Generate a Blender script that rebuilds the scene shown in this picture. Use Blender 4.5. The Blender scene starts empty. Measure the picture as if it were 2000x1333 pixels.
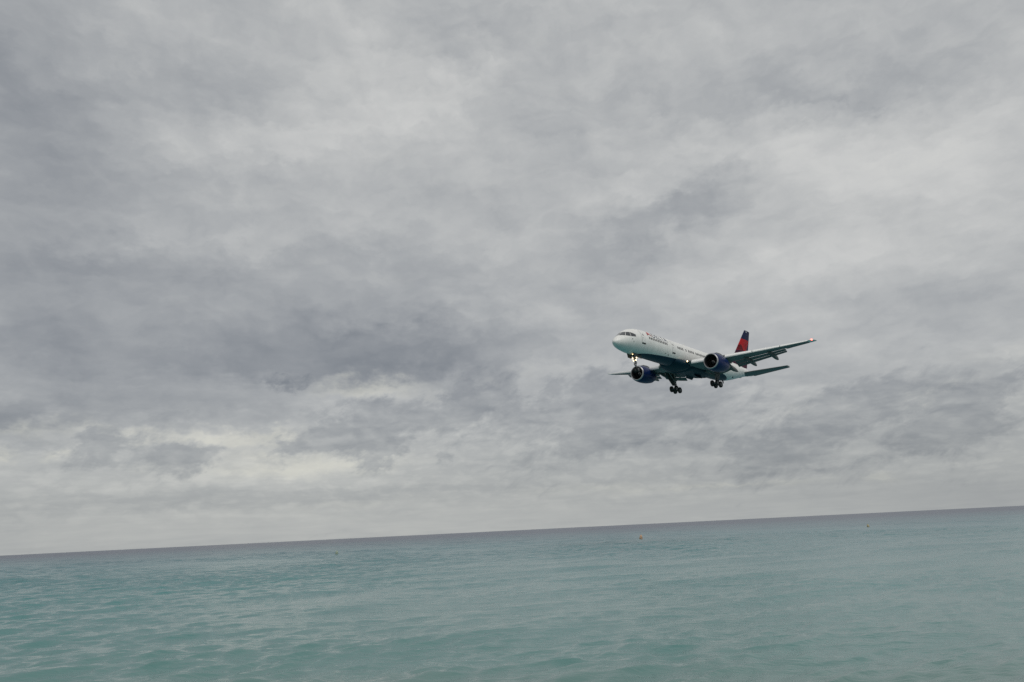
import bpy, bmesh, math, random
import numpy as np
from mathutils import Matrix, Vector

random.seed(7)
rng = np.random.default_rng(11)
scene = bpy.context.scene
COL = scene.collection
rad = math.radians

# ---------------------------------------------------------------- camera
CAM_H = 3.0                                   # eye height above the water, standing on the shore
cam_data = bpy.data.cameras.new('camera')
cam_data.sensor_width = 36.0
cam_data.lens = 1525.0 / 2000.0 * 36.0
cam_data.clip_start = 0.1
cam_data.clip_end = 60000.0
cam = bpy.data.objects.new('camera', cam_data)
COL.objects.link(cam)
cam.matrix_world = Matrix((
    (0.99880653, 0.04884164, -0.00000000, 0.0),
    (0.01145896, -0.23433448, -0.97208850, 0.0),
    (-0.04747840, 0.97092834, -0.23461449, CAM_H),
    (0, 0, 0, 1)))
scene.camera = cam

# ---------------------------------------------------------------- exposure
scene.view_settings.view_transform = 'Standard'
scene.view_settings.look = 'None'
scene.view_settings.exposure = 0.0
scene.view_settings.gamma = 1.0
scene.view_settings.use_curve_mapping = False
scene.cycles.use_denoising = False
scene.cycles.max_bounces = 6
scene.render.film_transparent = False

# ---------------------------------------------------------------- sun (behind the overcast)
SUN_EL, SUN_AZ = 52.0, 150.0                  # degrees; azimuth clockwise from the view direction
sun_data = bpy.data.lights.new('sun', 'SUN')
sun_data.energy = 1.1
sun_data.angle = rad(35.0)
sun_data.color = (1.0, 0.965, 0.91)
sun = bpy.data.objects.new('sun', sun_data)
COL.objects.link(sun)
sd = Vector((math.sin(rad(SUN_AZ)) * math.cos(rad(SUN_EL)), math.cos(rad(SUN_AZ)) * math.cos(rad(SUN_EL)), math.sin(rad(SUN_EL))))
sun.rotation_euler = sd.to_track_quat('Z', 'Y').to_euler()
sun.location = (0, 0, 200)


def lin(c):
    c = np.array(c, float) / 255.0
    return tuple(np.where(c <= 0.04045, c / 12.92, ((c + 0.055) / 1.055) ** 2.4)) + (1.0,)


# ---------------------------------------------------------------- overcast sky
# clouds listed where they hang: (azimuth, elevation, half width, half height, tilt, weight), degrees
CLOUD_SHADES = [
    (-32.17, 25.09, 10.93, 11.18, 10.7, -0.095),
    (-21.59, 17.39, 17.85, 3.15, 3.6, -0.03),
    (-24.55, 16.15, 5.9, 1.37, 4.0, 0.025),
    (-1.76, 17.64, 16.5, 2.99, -2.2, -0.03),
    (-4.6, 14.74, 10.04, 1.87, -1.6, -0.03),
    (-30.49, 12.37, 16.25, 6.2, 3.9, -0.07),
    (-11.45, 14.27, 12.68, 2.95, -7.9, -0.12),
    (-24.36, 12.72, 13.56, 2.06, 2.6, -0.035),
    (-30.94, 14.46, 7.57, 1.3, 8.5, -0.03),
    (-13.29, 11.34, 12.0, 1.24, 0.8, -0.05),
    (-32.2, 9.05, 7.16, 1.27, 2.3, -0.04),
    (-10.68, 19.79, 8.83, 2.01, -2.1, -0.05),
    (-20.35, 11.99, 17.67, 2.12, -0.7, -0.06),
    (-6.57, 12.54, 10.26, 2.16, 0.6, -0.085),
    (-33.22, 8.22, 5.09, 1.32, 2.0, -0.08),
    (-21.24, 8.99, 10.92, 1.57, 2.6, -0.055),
    (-30.37, 18.29, 7.86, 1.78, 12.3, -0.055),
    (-29.34, 16.76, 9.14, 1.97, 10.1, -0.02),
    (-1.7, 35.82, 8.05, 2.63, -8.9, -0.06),
    (12.04, 29.9, 9.63, 2.37, -11.8, -0.045),
    (22.93, 27.96, 10.75, 1.8, -9.8, -0.05),
    (32.76, 27.91, 9.11, 3.36, -7.8, -0.05),
    (19.22, 33.01, 11.56, 3.16, -11.4, -0.02),
    (6.27, 29.5, 4.52, 3.11, -5.1, -0.03),
    (-21.15, 31.36, 9.67, 2.57, 7.4, -0.03),
    (-16.79, 24.03, 7.48, 3.15, 3.8, -0.025),
    (0.86, 22.35, 13.24, 5.5, -2.9, -0.012),
    (29.53, 0.96, 13.81, 5.04, -3.7, -0.04),
    (-31.54, 1.25, 6.95, 1.85, -0.2, -0.02),
    (12.47, 5.04, 14.97, 2.87, 1.1, -0.03),
    (22.14, 13.2, 14.02, 4.19, -8.1, -0.015),
    (26.5, 9.81, 9.22, 2.02, -3.5, -0.03),
    (4.91, 12.03, 11.44, 2.25, -3.8, -0.01),
    (33.35, 15.24, 7.23, 3.81, -3.5, -0.03),
    (-30.59, 2.91, 9.08, 0.69, 0.8, -0.045),
    (-22.58, 2.44, 4.41, 0.37, 0.2, -0.045),
    (-9.32, 3.0, 15.49, 0.72, 0.7, -0.05),
    (4.07, 5.2, 17.83, 1.1, 0.8, -0.035),
    (-31.46, 0.27, 3.48, 0.49, -3.0, -0.02),
    (2.73, 26.24, 8.06, 4.71, 14.1, -0.015),
    (10.81, 33.41, 4.11, 3.27, -7.2, -0.01),
    (12.29, 21.56, 8.6, 2.45, 26.6, -0.085),
    (15.76, 23.36, 3.51, 1.8, 15.2, -0.06),
    (9.02, 19.91, 4.59, 1.87, 23.1, -0.04),
    (-20.24, 27.58, 12.16, 2.0, 7.9, 0.05),
    (-11.83, 29.35, 10.41, 2.04, 11.2, 0.04),
    (-3.17, 31.71, 6.5, 2.12, 22.2, 0.05),
    (-28.66, 32.32, 4.74, 3.01, 11.4, 0.05),
    (-34.56, 27.98, 5.92, 8.9, 13.2, -0.05),
    (-9.78, 33.46, 7.02, 1.97, 2.3, 0.035),
    (-15.81, 31.6, 4.71, 1.32, 4.9, 0.03),
    (24.26, 22.95, 19.2, 7.36, -11.9, 0.05),
    (19.21, 17.19, 17.67, 5.31, -8.4, 0.025),
    (21.56, 33.16, 18.82, 3.73, -12.6, 0.015),
    (34.58, 24.83, 5.65, 3.41, 3.6, 0.05),
    (26.88, 22.37, 9.97, 1.95, -22.8, 0.025),
    (14.79, 26.39, 7.73, 2.42, -8.5, 0.03),
    (11.73, 23.54, 3.49, 1.44, 2.3, 0.035),
    (11.51, 32.33, 5.7, 3.3, -7.5, 0.03),
    (-26.47, 20.91, 5.51, 1.18, -1.7, 0.03),
    (-19.62, 20.68, 3.22, 1.05, 4.0, 0.03),
    (-16.38, 4.38, 19.21, 2.46, 0.5, 0.05),
    (-11.44, 24.29, 10.17, 2.14, 4.5, 0.02),
    (-29.07, 1.14, 14.05, 1.57, -0.3, 0.02),
    (-4.29, 0.35, 18.19, 2.13, -0.8, 0.02),
    (-1.86, 15.4, 5.84, 2.25, -2.2, 0.02),
    (1.81, 11.46, 7.65, 1.5, 6.7, 0.035),
]
LOW_SCUD = [
    (-28.3, 6.5, 2.27, 1.32, 20.6, 1.0),
    (-24.24, 5.63, 2.63, 1.63, 15.8, 0.8),
    (-21.93, 5.94, 1.6, 1.04, 26.3, 0.6),
    (-13.62, 7.16, 4.26, 1.63, 7.0, 0.55),
    (-10.92, 7.1, 2.53, 2.2, 18.7, 0.7),
    (-9.73, 5.61, 2.23, 0.99, 30.5, 0.9),
    (-3.06, 9.25, 4.15, 1.8, 23.4, 1.0),
    (1.24, 8.05, 4.53, 1.49, 20.7, 0.9),
    (-5.44, 5.24, 1.25, 1.25, 17.6, 0.6),
    (6.62, 9.49, 4.13, 2.23, 31.7, 0.8),
    (6.76, 6.51, 7.43, 2.01, 18.2, 0.75),
    (13.49, 8.05, 7.54, 2.71, 7.4, 0.4),
    (22.1, 5.68, 7.6, 2.51, 19.7, 0.65),
    (29.86, 5.56, 3.97, 2.25, 34.2, 0.75),
    (25.26, 7.76, 3.76, 1.51, 8.5, 0.5),
    (26.65, 4.75, 4.92, 1.61, 16.1, 0.3),
    (-6.66, 8.45, 5.97, 1.48, 4.1, 0.6),
    (9.84, 7.96, 4.43, 1.82, 25.6, 0.6),
    (27.3, 26.75, 6.41, 0.95, -17.2, 0.3),
    (17.68, 4.84, 6.19, 1.73, 14.0, 0.5),
    (-16.42, 6.5, 3.79, 1.07, 7.3, 0.4),
    (-16.51, 10.97, 2.11, 0.65, 5.4, 0.5),
    (32.84, 7.6, 3.41, 1.2, 25.6, 0.4),
]
BRIGHT_GAPS = [
    (-11.27, 10.29, 4.59, 0.96, 0.2, 1.0),
    (-26.87, 7.36, 5.46, 0.66, -2.7, 0.75),
    (-20.17, 6.97, 5.32, 0.59, 1.7, 0.9),
    (-16.78, 7.39, 2.08, 0.57, 1.4, 0.7),
    (-33.41, 5.94, 1.06, 0.62, 0.6, 0.9),
    (-30.49, 5.84, 1.12, 0.58, 0.2, 0.8),
    (-32.86, 7.29, 2.15, 0.5, 1.4, 0.6),
    (-17.76, 4.94, 7.78, 0.91, 2.8, 0.7),
    (-11.46, 5.13, 4.3, 0.94, 1.2, 0.6),
    (-0.13, 11.0, 7.65, 1.13, 5.1, 0.35),
    (29.38, 7.09, 6.63, 1.11, -1.5, 0.6),
    (25.81, 7.25, 3.68, 0.67, -3.2, 0.6),
    (15.33, 2.26, 8.93, 0.31, 0.6, 0.65),
    (6.11, 2.72, 7.31, 0.5, 0.9, 0.4),
    (6.43, 6.98, 1.86, 0.52, 6.4, 0.4),
    (-5.56, 7.6, 2.99, 0.44, 0.9, 0.5),
    (-18.46, 6.0, 4.05, 0.53, 1.2, 0.6),
    (-13.58, 2.35, 5.58, 0.49, -0.2, 0.3),
    (24.46, 2.28, 2.4, 0.47, -20.6, 0.4),
    (-24.91, 5.4, 2.78, 0.47, -0.5, 0.4),
    (19.63, 6.96, 2.38, 0.48, 15.3, 0.35),
    (33.38, 9.11, 3.21, 0.82, -9.2, 0.3),
]

world = bpy.data.worlds.new('World')
scene.world = world
world.use_nodes = True
world.cycles.sampling_method = 'MANUAL'
world.cycles.sample_map_resolution = 512


class Nodes:
    def __init__(self, tree):
        self.t = tree
        self.t.nodes.clear()

    def new(self, kind, **kw):
        n = self.t.nodes.new(kind)
        for k, v in kw.items():
            setattr(n, k, v)
        return n

    def put(self, sock, val):
        if isinstance(val, bpy.types.NodeSocket):
            self.t.links.new(val, sock)
        elif val is not None:
            sock.default_value = val

    def math(self, op, a, b=None, c=None, clamp=False):
        n = self.new('ShaderNodeMath', operation=op, use_clamp=clamp)
        for s, v in zip(n.inputs, (a, b, c)):
            self.put(s, v)
        return n.outputs[0]

    def vmath(self, op, a, b=None, scale=None):
        n = self.new('ShaderNodeVectorMath', operation=op)
        self.put(n.inputs[0], a)
        if b is not None:
            self.put(n.inputs[1], b)
        if scale is not None:
            self.put(n.inputs['Scale'], scale)
        return n.outputs['Value'] if op in ('LENGTH', 'DOT_PRODUCT', 'DISTANCE') else n.outputs[0]

    def noise(self, vec, scale, detail=6, rough=0.55, distort=0.0, out='Fac', dims='3D', w=None):
        n = self.new('ShaderNodeTexNoise', noise_dimensions=dims)
        self.put(n.inputs['Vector'], vec)
        n.inputs['Scale'].default_value = scale
        n.inputs['Detail'].default_value = detail
        n.inputs['Roughness'].default_value = rough
        n.inputs['Distortion'].default_value = distort
        return n.outputs[out]

    def smooth(self, v, a, b, lo=0.0, hi=1.0):
        n = self.new('ShaderNodeMapRange', interpolation_type='SMOOTHSTEP')
        self.put(n.inputs[0], v)
        for s, x in zip(list(n.inputs)[1:5], (a, b, lo, hi)):
            self.put(s, x)
        return n.outputs[0]

    def ramp(self, v, stops):
        n = self.new('ShaderNodeValToRGB')
        cr = n.color_ramp
        cr.interpolation = 'LINEAR'
        while len(cr.elements) < len(stops):
            cr.elements.new(0.5)
        for e, (p, c) in zip(cr.elements, stops):
            e.position = p
            e.color = c
        self.put(n.inputs[0], v)
        return n.outputs[0]

    def mix(self, f, a, b, kind='RGBA', blend='MIX'):
        n = self.new('ShaderNodeMix', data_type=kind, blend_type=blend)
        ins = {'RGBA': ('A_Color', 'B_Color'), 'FLOAT': ('A_Float', 'B_Float')}[kind]
        idx = {s.identifier: s for s in n.inputs}
        self.put(idx['Factor_Float'], f)
        self.put(idx[ins[0]], a)
        self.put(idx[ins[1]], b)
        return [o for o in n.outputs if o.identifier.endswith('Color' if kind == 'RGBA' else 'Float')][0]

    def xyz(self, v):
        n = self.new('ShaderNodeSeparateXYZ')
        self.put(n.inputs[0], v)
        return n.outputs

    def vec(self, x=0.0, y=0.0, z=0.0):
        n = self.new('ShaderNodeCombineXYZ')
        for s, v in zip(n.inputs, (x, y, z)):
            self.put(s, v)
        return n.outputs[0]


BASE_TONE = 0.707


def build_sky():
    N = Nodes(world.node_tree)
    d = N.vmath('NORMALIZE', N.new('ShaderNodeTexCoord').outputs['Generated'])
    dx, dy, dz = N.xyz(d)
    az = N.math('MULTIPLY', N.math('ARCTAN2', dx, dy), 180 / math.pi)
    el = N.math('MULTIPLY', N.math('ARCSINE', dz), 180 / math.pi)
    P = N.vec(az, el, 0.0)
    # the deck as a flat layer overhead: streaks shrink towards the horizon
    den = N.math('ADD', N.math('MAXIMUM', dz, 0.0), 0.07)
    Q = N.vec(N.math('DIVIDE', dx, den), N.math('DIVIDE', dy, den), 0.0)
    # turbulent edges
    hscale = N.smooth(el, 0.0, 16.0, 0.30, 1.0)
    half = (0.5, 0.5, 0.5)
    w1 = N.vmath('SUBTRACT', N.noise(N.vmath('MULTIPLY', P, (0.7, 1.3, 1.0)), 0.12, 2, 0.5, out='Color'), half)
    w2 = N.vmath('SUBTRACT', N.noise(N.vmath('MULTIPLY', P, (0.8, 1.4, 1.0)), 0.38, 4, 0.55, out='Color'), half)
    w3 = N.vmath('SUBTRACT', N.noise(N.vmath('MULTIPLY', P, (0.85, 1.2, 1.0)), 1.35, 4, 0.58, out='Color'), half)

    def warped(k1, k2, k3=1.2):
        wx, wy, wz = N.xyz(N.vmath('ADD', N.vmath('SCALE', w3, scale=k3), N.vmath('ADD', N.vmath('SCALE', w1, scale=k1), N.vmath('SCALE', w2, scale=k2))))
        return N.vmath('ADD', P, N.vec(wx, N.math('MULTIPLY', wy, hscale), 0.0))

    PW = warped(2.5, 5.0, 2.0)
    PS = warped(1.0, 3.6, 2.6)

    def blobs(lst, coord, grow):
        acc = None
        for (u, v, ru, rv, rot, amp) in lst:
            m = N.new('ShaderNodeMapping', vector_type='TEXTURE')
            N.put(m.inputs['Vector'], coord)
            m.inputs['Location'].default_value = (u, v, 0)
            m.inputs['Rotation'].default_value = (0, 0, rad(rot))
            m.inputs['Scale'].default_value = (ru * grow, rv * grow, 1)
            g = N.new('ShaderNodeTexGradient', gradient_type='QUADRATIC_SPHERE')
            N.put(g.inputs[0], m.outputs[0])
            acc = N.math('MULTIPLY', g.outputs['Fac'], amp) if acc is None else N.math('MULTIPLY_ADD', g.outputs['Fac'], amp, acc)
        return acc

    shade = blobs(CLOUD_SHADES, PW, 1.9)
    fade = N.smooth(el, 1.0, 10.0, 0.35, 1.0)
    fbm1 = N.math('SUBTRACT', N.noise(Q, 1.3, 6, 0.52, 0.6), 0.5)

    def billow(sx, sy, scale, lift, detail=6, rough=0.54):
        """heaped relief: pale above each swelling, dusky below it"""
        a = N.vmath('MULTIPLY', PW2, (sx, sy, 1.0))
        up = N.noise(N.vmath('ADD', a, (lift * 0.35, lift, 0.0)), scale, detail, rough, 0.2)
        dn = N.noise(a, scale, detail, rough, 0.2)
        return N.math('SUBTRACT', dn, up), N.math('SUBTRACT', dn, 0.5)

    PW2 = warped(3.0, 2.0, 0.8)
    rel1, den1 = billow(0.80, 1.0, 0.19, 1.5)
    rel2, den2 = billow(0.5, 1.25, 0.60, 0.55)
    band = N.math('SUBTRACT', N.noise(N.vmath('MULTIPLY', PW2, (0.07, 0.50, 1.0)), 1.0, 6, 0.55, 0.2), 0.5)
    puff = N.math('SUBTRACT', N.noise(N.vmath('MULTIPLY', P, (0.30, 0.62, 1.0)), 1.0, 7, 0.56, 0.4), 0.5)
    s = N.math('ADD', shade, BASE_TONE)
    s = N.math('MULTIPLY_ADD', N.math('MULTIPLY', fbm1, fade), 0.135, s)
    s = N.math('MULTIPLY_ADD', N.math('MULTIPLY', rel1, N.smooth(el, 3.0, 12.0, 0.15, 1.0)), 0.145, s)
    s = N.math('MULTIPLY_ADD', N.math('MULTIPLY', rel2, N.smooth(el, 0.5, 6.0, 0.3, 1.0)), 0.062, s)
    s = N.math('MULTIPLY_ADD', N.math('MULTIPLY', band, N.smooth(el, 24.0, 10.0)), 0.06, s)
    s = N.math('MULTIPLY_ADD', N.math('MULTIPLY', puff, N.smooth(el, 0.5, 5.0, 0.3, 1.0)), 0.035, s)
    thin = N.math('SUBTRACT', N.noise(N.vmath('MULTIPLY', PW2, (0.055, 1.35, 1.0)), 1.0, 6, 0.58, 0.25), 0.5)
    s = N.math('MULTIPLY_ADD', N.math('MULTIPLY', thin, N.math('MULTIPLY', N.smooth(el, 0.4, 2.0), N.smooth(el, 14.0, 5.0))), 0.085, s)
    # small heaped clouds standing far off, low down
    lump = N.math('ABSOLUTE', N.math('SUBTRACT', N.noise(N.vmath('MULTIPLY', P, (0.42, 1.0, 1.0)), 0.95, 5, 0.55, 0.25), 0.5))
    lump = N.smooth(lump, 0.0, 0.16, 0.5, -0.5)
    s = N.math('MULTIPLY_ADD', N.math('MULTIPLY', lump, N.math('MULTIPLY', N.smooth(el, 0.3, 3.0), N.smooth(el, 13.0, 6.0))), -0.028, s)
    s = N.math('ADD', s, N.smooth(el, 7.0, 0.0, 0.0, -0.034))
    # an overcast deck is thinner, so brighter, straight overhead
    s = N.math('ADD', s, N.smooth(el, 36.0, 85.0, 0.0, 0.10))
    # bright cream breaks low over the sea
    gp = N.math('ADD', blobs(BRIGHT_GAPS, PS, 1.9), N.math('MULTIPLY', N.math('ADD', puff, band), 0.55))
    gap = N.smooth(gp, 0.0, 0.95)
    s = N.math('MULTIPLY_ADD', gap, 0.065, s)
    # torn low scud in front of it
    tear = N.math('SUBTRACT', N.noise(N.vmath('ADD', N.vmath('MULTIPLY', P, (0.7, 1.25, 1.0)), N.vec(0, N.math('MULTIPLY', az, -0.45), 3.0)), 0.55, 9, 0.62, 0.35), 0.5)
    sc = N.math('MULTIPLY_ADD', N.math('MULTIPLY', tear, N.smooth(el, 16.0, 9.0, 0.6, 1.35)), 1.0, blobs(LOW_SCUD, PS, 1.75))
    scm = N.math('MULTIPLY', N.smooth(sc, 0.12, 0.56), N.math('ADD', 0.95, N.math('MULTIPLY', rel2, N.smooth(el, 16.0, 9.0, -0.3, -1.3))))
    s = N.math('MULTIPLY_ADD', scm, -0.076, s)
    s = N.math('MULTIPLY_ADD', N.math('MULTIPLY', scm, gap), -0.045, s)
    col = N.ramp(s, [(0.48, lin((121, 127, 135))), (0.58, lin((148, 152, 157))), (0.66, lin((169, 172, 174.5))),
                     (0.72, lin((186, 188, 188.5))), (0.78, lin((202, 203, 202))), (0.88, lin((222, 222, 218)))])
    col = N.mix(N.smooth(el, 12.0, 1.0), col, N.mix(1.0, col, (1.005, 1.005, 0.972, 1), blend='MULTIPLY'))
    col = N.mix(N.math('MULTIPLY', gap, N.math('SUBTRACT', 1.0, scm)), col, N.mix(1.0, col, (1.01, 1.0, 0.95, 1), blend='MULTIPLY'))
    bgc = N.new('ShaderNodeBackground')
    N.put(bgc.inputs[0], col)
    bgc.inputs[1].default_value = 1.0
    sky = N.new('ShaderNodeTexSky', sky_type='NISHITA', sun_disc=False, sun_elevation=rad(SUN_EL), sun_rotation=rad(SUN_AZ))
    sky.air_density = 1.0
    sky.dust_density = 2.0
    bgs = N.new('ShaderNodeBackground')
    N.put(bgs.inputs[0], sky.outputs[0])
    bgs.inputs[1].default_value = 0.06
    mx = N.new('ShaderNodeMixShader')
    mx.inputs[0].default_value = 0.96           # cloud cover
    N.put(mx.inputs[1], bgs.outputs[0])
    N.put(mx.inputs[2], bgc.outputs[0])
    out = N.new('ShaderNodeOutputWorld')
    N.put(out.inputs[0], mx.outputs[0])


build_sky()


# ---------------------------------------------------------------- helpers
def link(o, parent=None):
    COL.objects.link(o)
    if parent is not None:
        o.parent = parent
    return o


def tag(o, label=None, cat=None, group=None, kind=None):
    for k, v in (('label', label), ('category', cat), ('group', group), ('kind', kind)):
        if v:
            o[k] = v
    return o


def mesh_obj(name, verts, faces, mats, parent=None, smooth=True, idx=None, sharp=None):
    me = bpy.data.meshes.new(name)
    me.from_pydata([tuple(map(float, v)) for v in verts], [], [tuple(f) for f in faces])
    if not isinstance(mats, (list, tuple)):
        mats = [mats]
    for m in mats:
        me.materials.append(m)
    bm = bmesh.new()
    bm.from_mesh(me)
    if idx is not None:
        bm.faces.ensure_lookup_table()
        for f, i in zip(bm.faces, idx):
            f.material_index = i
    bmesh.ops.remove_doubles(bm, verts=bm.verts, dist=1e-5)
    bmesh.ops.recalc_face_normals(bm, faces=bm.faces)
    if sharp:
        for e in bm.edges:
            if len(e.link_faces) == 2 and e.calc_face_angle(0) > rad(sharp):
                e.smooth = False
    for f in bm.faces:
        f.smooth = smooth
    bm.to_mesh(me)
    bm.free()
    return link(bpy.data.objects.new(name, me), parent)


def material(name, base, rough=0.5, metal=0.0, noise=0.0, nscale=3.0, coat=0.0, emit=None, estr=0.0, rough_var=0.0, spec=None):
    m = bpy.data.materials.new(name)
    m.use_nodes = True
    N = Nodes(m.node_tree)
    b = N.new('ShaderNodeBsdfPrincipled')
    o = N.new('ShaderNodeOutputMaterial')
    N.put(o.inputs[0], b.outputs[0])
    tc = N.new('ShaderNodeTexCoord').outputs['Object']
    c = tuple(base) + (1.0,)
    if noise:
        f = N.noise(tc, nscale, 6, 0.6)
        hi = tuple(min(1, x * (1 + noise)) for x in base) + (1.0,)
        lo = tuple(x * (1 - noise) for x in base) + (1.0,)
        N.put(b.inputs['Base Color'], N.mix(f, lo, hi))
    else:
        b.inputs['Base Color'].default_value = c
    if rough_var:
        N.put(b.inputs['Roughness'], N.smooth(N.noise(tc, nscale * 0.7, 4, 0.5), 0.3, 0.7, rough - rough_var, rough + rough_var))
    else:
        b.inputs['Roughness'].default_value = rough
    b.inputs['Metallic'].default_value = metal
    b.inputs['Coat Weight'].default_value = coat
    if spec is not None:
        b.inputs['Specular IOR Level'].default_value = spec
    if emit:
        b.inputs['Emission Color'].default_value = tuple(emit) + (1.0,)
        b.inputs['Emission Strength'].default_value = estr
    return m


# ---------------------------------------------------------------- the sea
EARTH = 6371000.0


def sea_material():
    m = bpy.data.materials.new('sea_water')
    m.use_nodes = True
    N = Nodes(m.node_tree)
    pos = N.new('ShaderNodeNewGeometry').outputs['Position']
    x, y, z = N.xyz(pos)
    flat = N.vec(x, y, 0.0)
    # water colour follows the depth: pale sand close in, turquoise shallows, dark deep water outside the reef
    patch = N.math('SUBTRACT', N.noise(flat, 0.016, 5, 0.6), 0.5)
    patch2 = N.math('SUBTRACT', N.noise(flat, 0.09, 4, 0.55), 0.5)
    dist = N.math('MULTIPLY_ADD', x, 0.10, y)
    lg = N.math('LOGARITHM', N.math('MAXIMUM', dist, 4.0), 10.0)
    lgn = N.math('MULTIPLY_ADD', patch, 0.45, lg)
    lgn = N.math('MULTIPLY_ADD', patch2, 0.10, lgn)
    lin_t = N.new('ShaderNodeMapRange')
    N.put(lin_t.inputs[0], lgn)
    for s_, v_ in zip(list(lin_t.inputs)[1:5], (1.0, 3.2, 0.0, 1.0)):
        s_.default_value = v_
    base = N.ramp(lin_t.outputs[0], [(0.0, (0.165, 0.210, 0.185, 1)), (0.12, (0.100, 0.218, 0.208, 1)), (0.32, (0.060, 0.205, 0.207, 1)),
                                     (0.54, (0.042, 0.165, 0.186, 1)), (0.67, (0.034, 0.100, 0.132, 1)), (0.82, (0.026, 0.042, 0.086, 1))])
    b = N.new('ShaderNodeBsdfPrincipled')
    N.put(b.inputs['Base Color'], base)
    b.inputs['IOR'].default_value = 1.333
    N.put(b.inputs['Roughness'], N.smooth(lg, 1.2, 3.0, 0.04, 0.26))
    # ripples too small for the mesh
    st = N.new('ShaderNodeMapping')
    N.put(st.inputs['Vector'], flat)
    st.inputs['Rotation'].default_value = (0, 0, rad(-24))
    st.inputs['Scale'].default_value = (0.55, 1.3, 1.0)
    r1 = N.noise(st.outputs[0], 3.2, 5, 0.62, 0.3)
    r2 = N.noise(st.outputs[0], 0.75, 4, 0.6, 0.2)
    hgt = N.math('MULTIPLY_ADD', r2, 2.6, r1)
    bmp = N.new('ShaderNodeBump')
    bmp.inputs['Distance'].default_value = 0.09
    N.put(bmp.inputs['Strength'], N.smooth(lg, 1.8, 2.8, 0.40, 0.55))
    N.put(bmp.inputs['Height'], hgt)
    N.put(b.inputs['Normal'], bmp.outputs[0])
    o = N.new('ShaderNodeOutputMaterial')
    N.put(o.inputs[0], b.outputs[0])
    return m


def build_sea():
    # radial rows, close together where the waves can be told apart
    rows = [1.5]
    while rows[-1] < 9000:
        r = rows[-1]
        if r < 13:
            d = 0.5
        elif r < 60:
            d = max(0.10, min(0.20, r * r / 2343 * 0.6))
        elif r < 150:
            d = 0.20 + (r - 60) / 90 * 0.22
        else:
            d = 0.42 * (r / 150) ** 1.4
        rows.append(r + d)
    rows = np.array(rows)
    a_in = np.linspace(-39, 39, 560)
    a_out = np.linspace(39, 321, 120)[1:-1]
    az = np.radians(np.concatenate([a_in, a_out]))
    nr, na = len(rows), len(az)
    Rr, A = np.meshgrid(rows, az, indexing='ij')
    X, Y = Rr * np.sin(A), Rr * np.cos(A)
    dr = np.gradient(rows)[:, None]
    da = np.gradient(az)
    da[len(a_in):] = np.radians(2.4)
    cell = np.maximum(dr, Rr * da[None, :] * 0.7)
    Z = np.zeros_like(X)
    HX = np.zeros_like(X)
    HY = np.zeros_like(X)
    # slow patches where the wind roughens or calms the surface
    patch = np.zeros_like(X)
    for k in range(10):
        lam = rng.uniform(25, 120)
        th = rng.uniform(0, 2 * math.pi)
        patch += np.sin(2 * math.pi / lam * (X * math.cos(th) + Y * math.sin(th)) + rng.uniform(0, 6.28))
    patch = np.clip(1.0 + 0.22 * patch, 0.25, 1.9)
    main = rad(-50)                            # waves run obliquely in to the shore, towards lower right
    n = 84
    for k in range(n):
        lam = 0.45 * (13.0 / 0.45) ** (k / (n - 1)) * rng.uniform(0.92, 1.08)
        spread = 0.48 if lam < 2.5 else 0.30
        th = main + rng.normal(0, spread)
        kk = 2 * math.pi / lam
        steep = float(np.interp(math.log(lam), np.log([0.45, 0.8, 1.6, 3.0, 6.0, 13.0]), [0.044, 0.044, 0.030, 0.018, 0.013, 0.013]))
        a = steep / kk
        ph = kk * (X * math.cos(th) + Y * math.sin(th)) + rng.uniform(0, 6.28)
        # gentle grouping so crests are short
        lg = lam * rng.uniform(3.0, 6.5)
        thg = th + math.pi / 2 + rng.normal(0, 0.5)
        env = 0.5 + 0.5 * np.sin(2 * math.pi / lg * (X * math.cos(thg) + Y * math.sin(thg)) + rng.uniform(0, 6.28))
        lg2 = lam * rng.uniform(4, 9)
        env = 1.9 * env * (0.5 + 0.5 * np.sin(2 * math.pi / lg2 * (X * math.cos(th) + Y * math.sin(th)) + rng.uniform(0, 6.28)))
        fade = np.clip((lam / cell - 1.7) / 1.8, 0, 1)
        a_ = a * env * fade * (patch if lam < 4 else 1.0)
        Z += a_ * np.cos(ph)
        HX -= a_ * math.cos(th) * np.sin(ph)
        HY -= a_ * math.sin(th) * np.sin(ph)
    Z -= Rr ** 2 / (2 * EARTH)
    V = np.stack([X + 1.15 * HX, Y + 1.15 * HY, Z], -1).reshape(-1, 3)
    i = np.arange(nr - 1)[:, None]
    j = np.arange(na)[None, :]
    j2 = (j + 1) % na
    F = np.stack([i * na + j, (i + 1) * na + j, (i + 1) * na + j2, i * na + j2], -1).reshape(-1, 4)
    me = bpy.data.meshes.new('sea')
    me.vertices.add(len(V))
    me.vertices.foreach_set('co', V.astype(np.float32).ravel())
    me.loops.add(F.size)
    me.loops.foreach_set('vertex_index', F.astype(np.int32).ravel())
    me.polygons.add(len(F))
    me.polygons.foreach_set('loop_start', np.arange(0, F.size, 4, dtype=np.int32))
    me.polygons.foreach_set('use_smooth', np.ones(len(F), dtype=bool))
    me.update(calc_edges=True)
    if me.polygons[0].normal.z < 0:
        me.flip_normals()
    me.materials.append(sea_material())
    o = link(bpy.data.objects.new('sea', me))
    tag(o, 'turquoise sea with low wind waves darkening towards the horizon', kind='structure')
    return o


build_sea()

# ---------------------------------------------------------------- materials of the aircraft
BX, BZ = 24.03, -4.78          # the aircraft's own origin: under the main wheels


def v(x, y, z):                # x aft of the nose, y to port, z above the fuselage axis
    return (BX - x, y, z - BZ)


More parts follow.
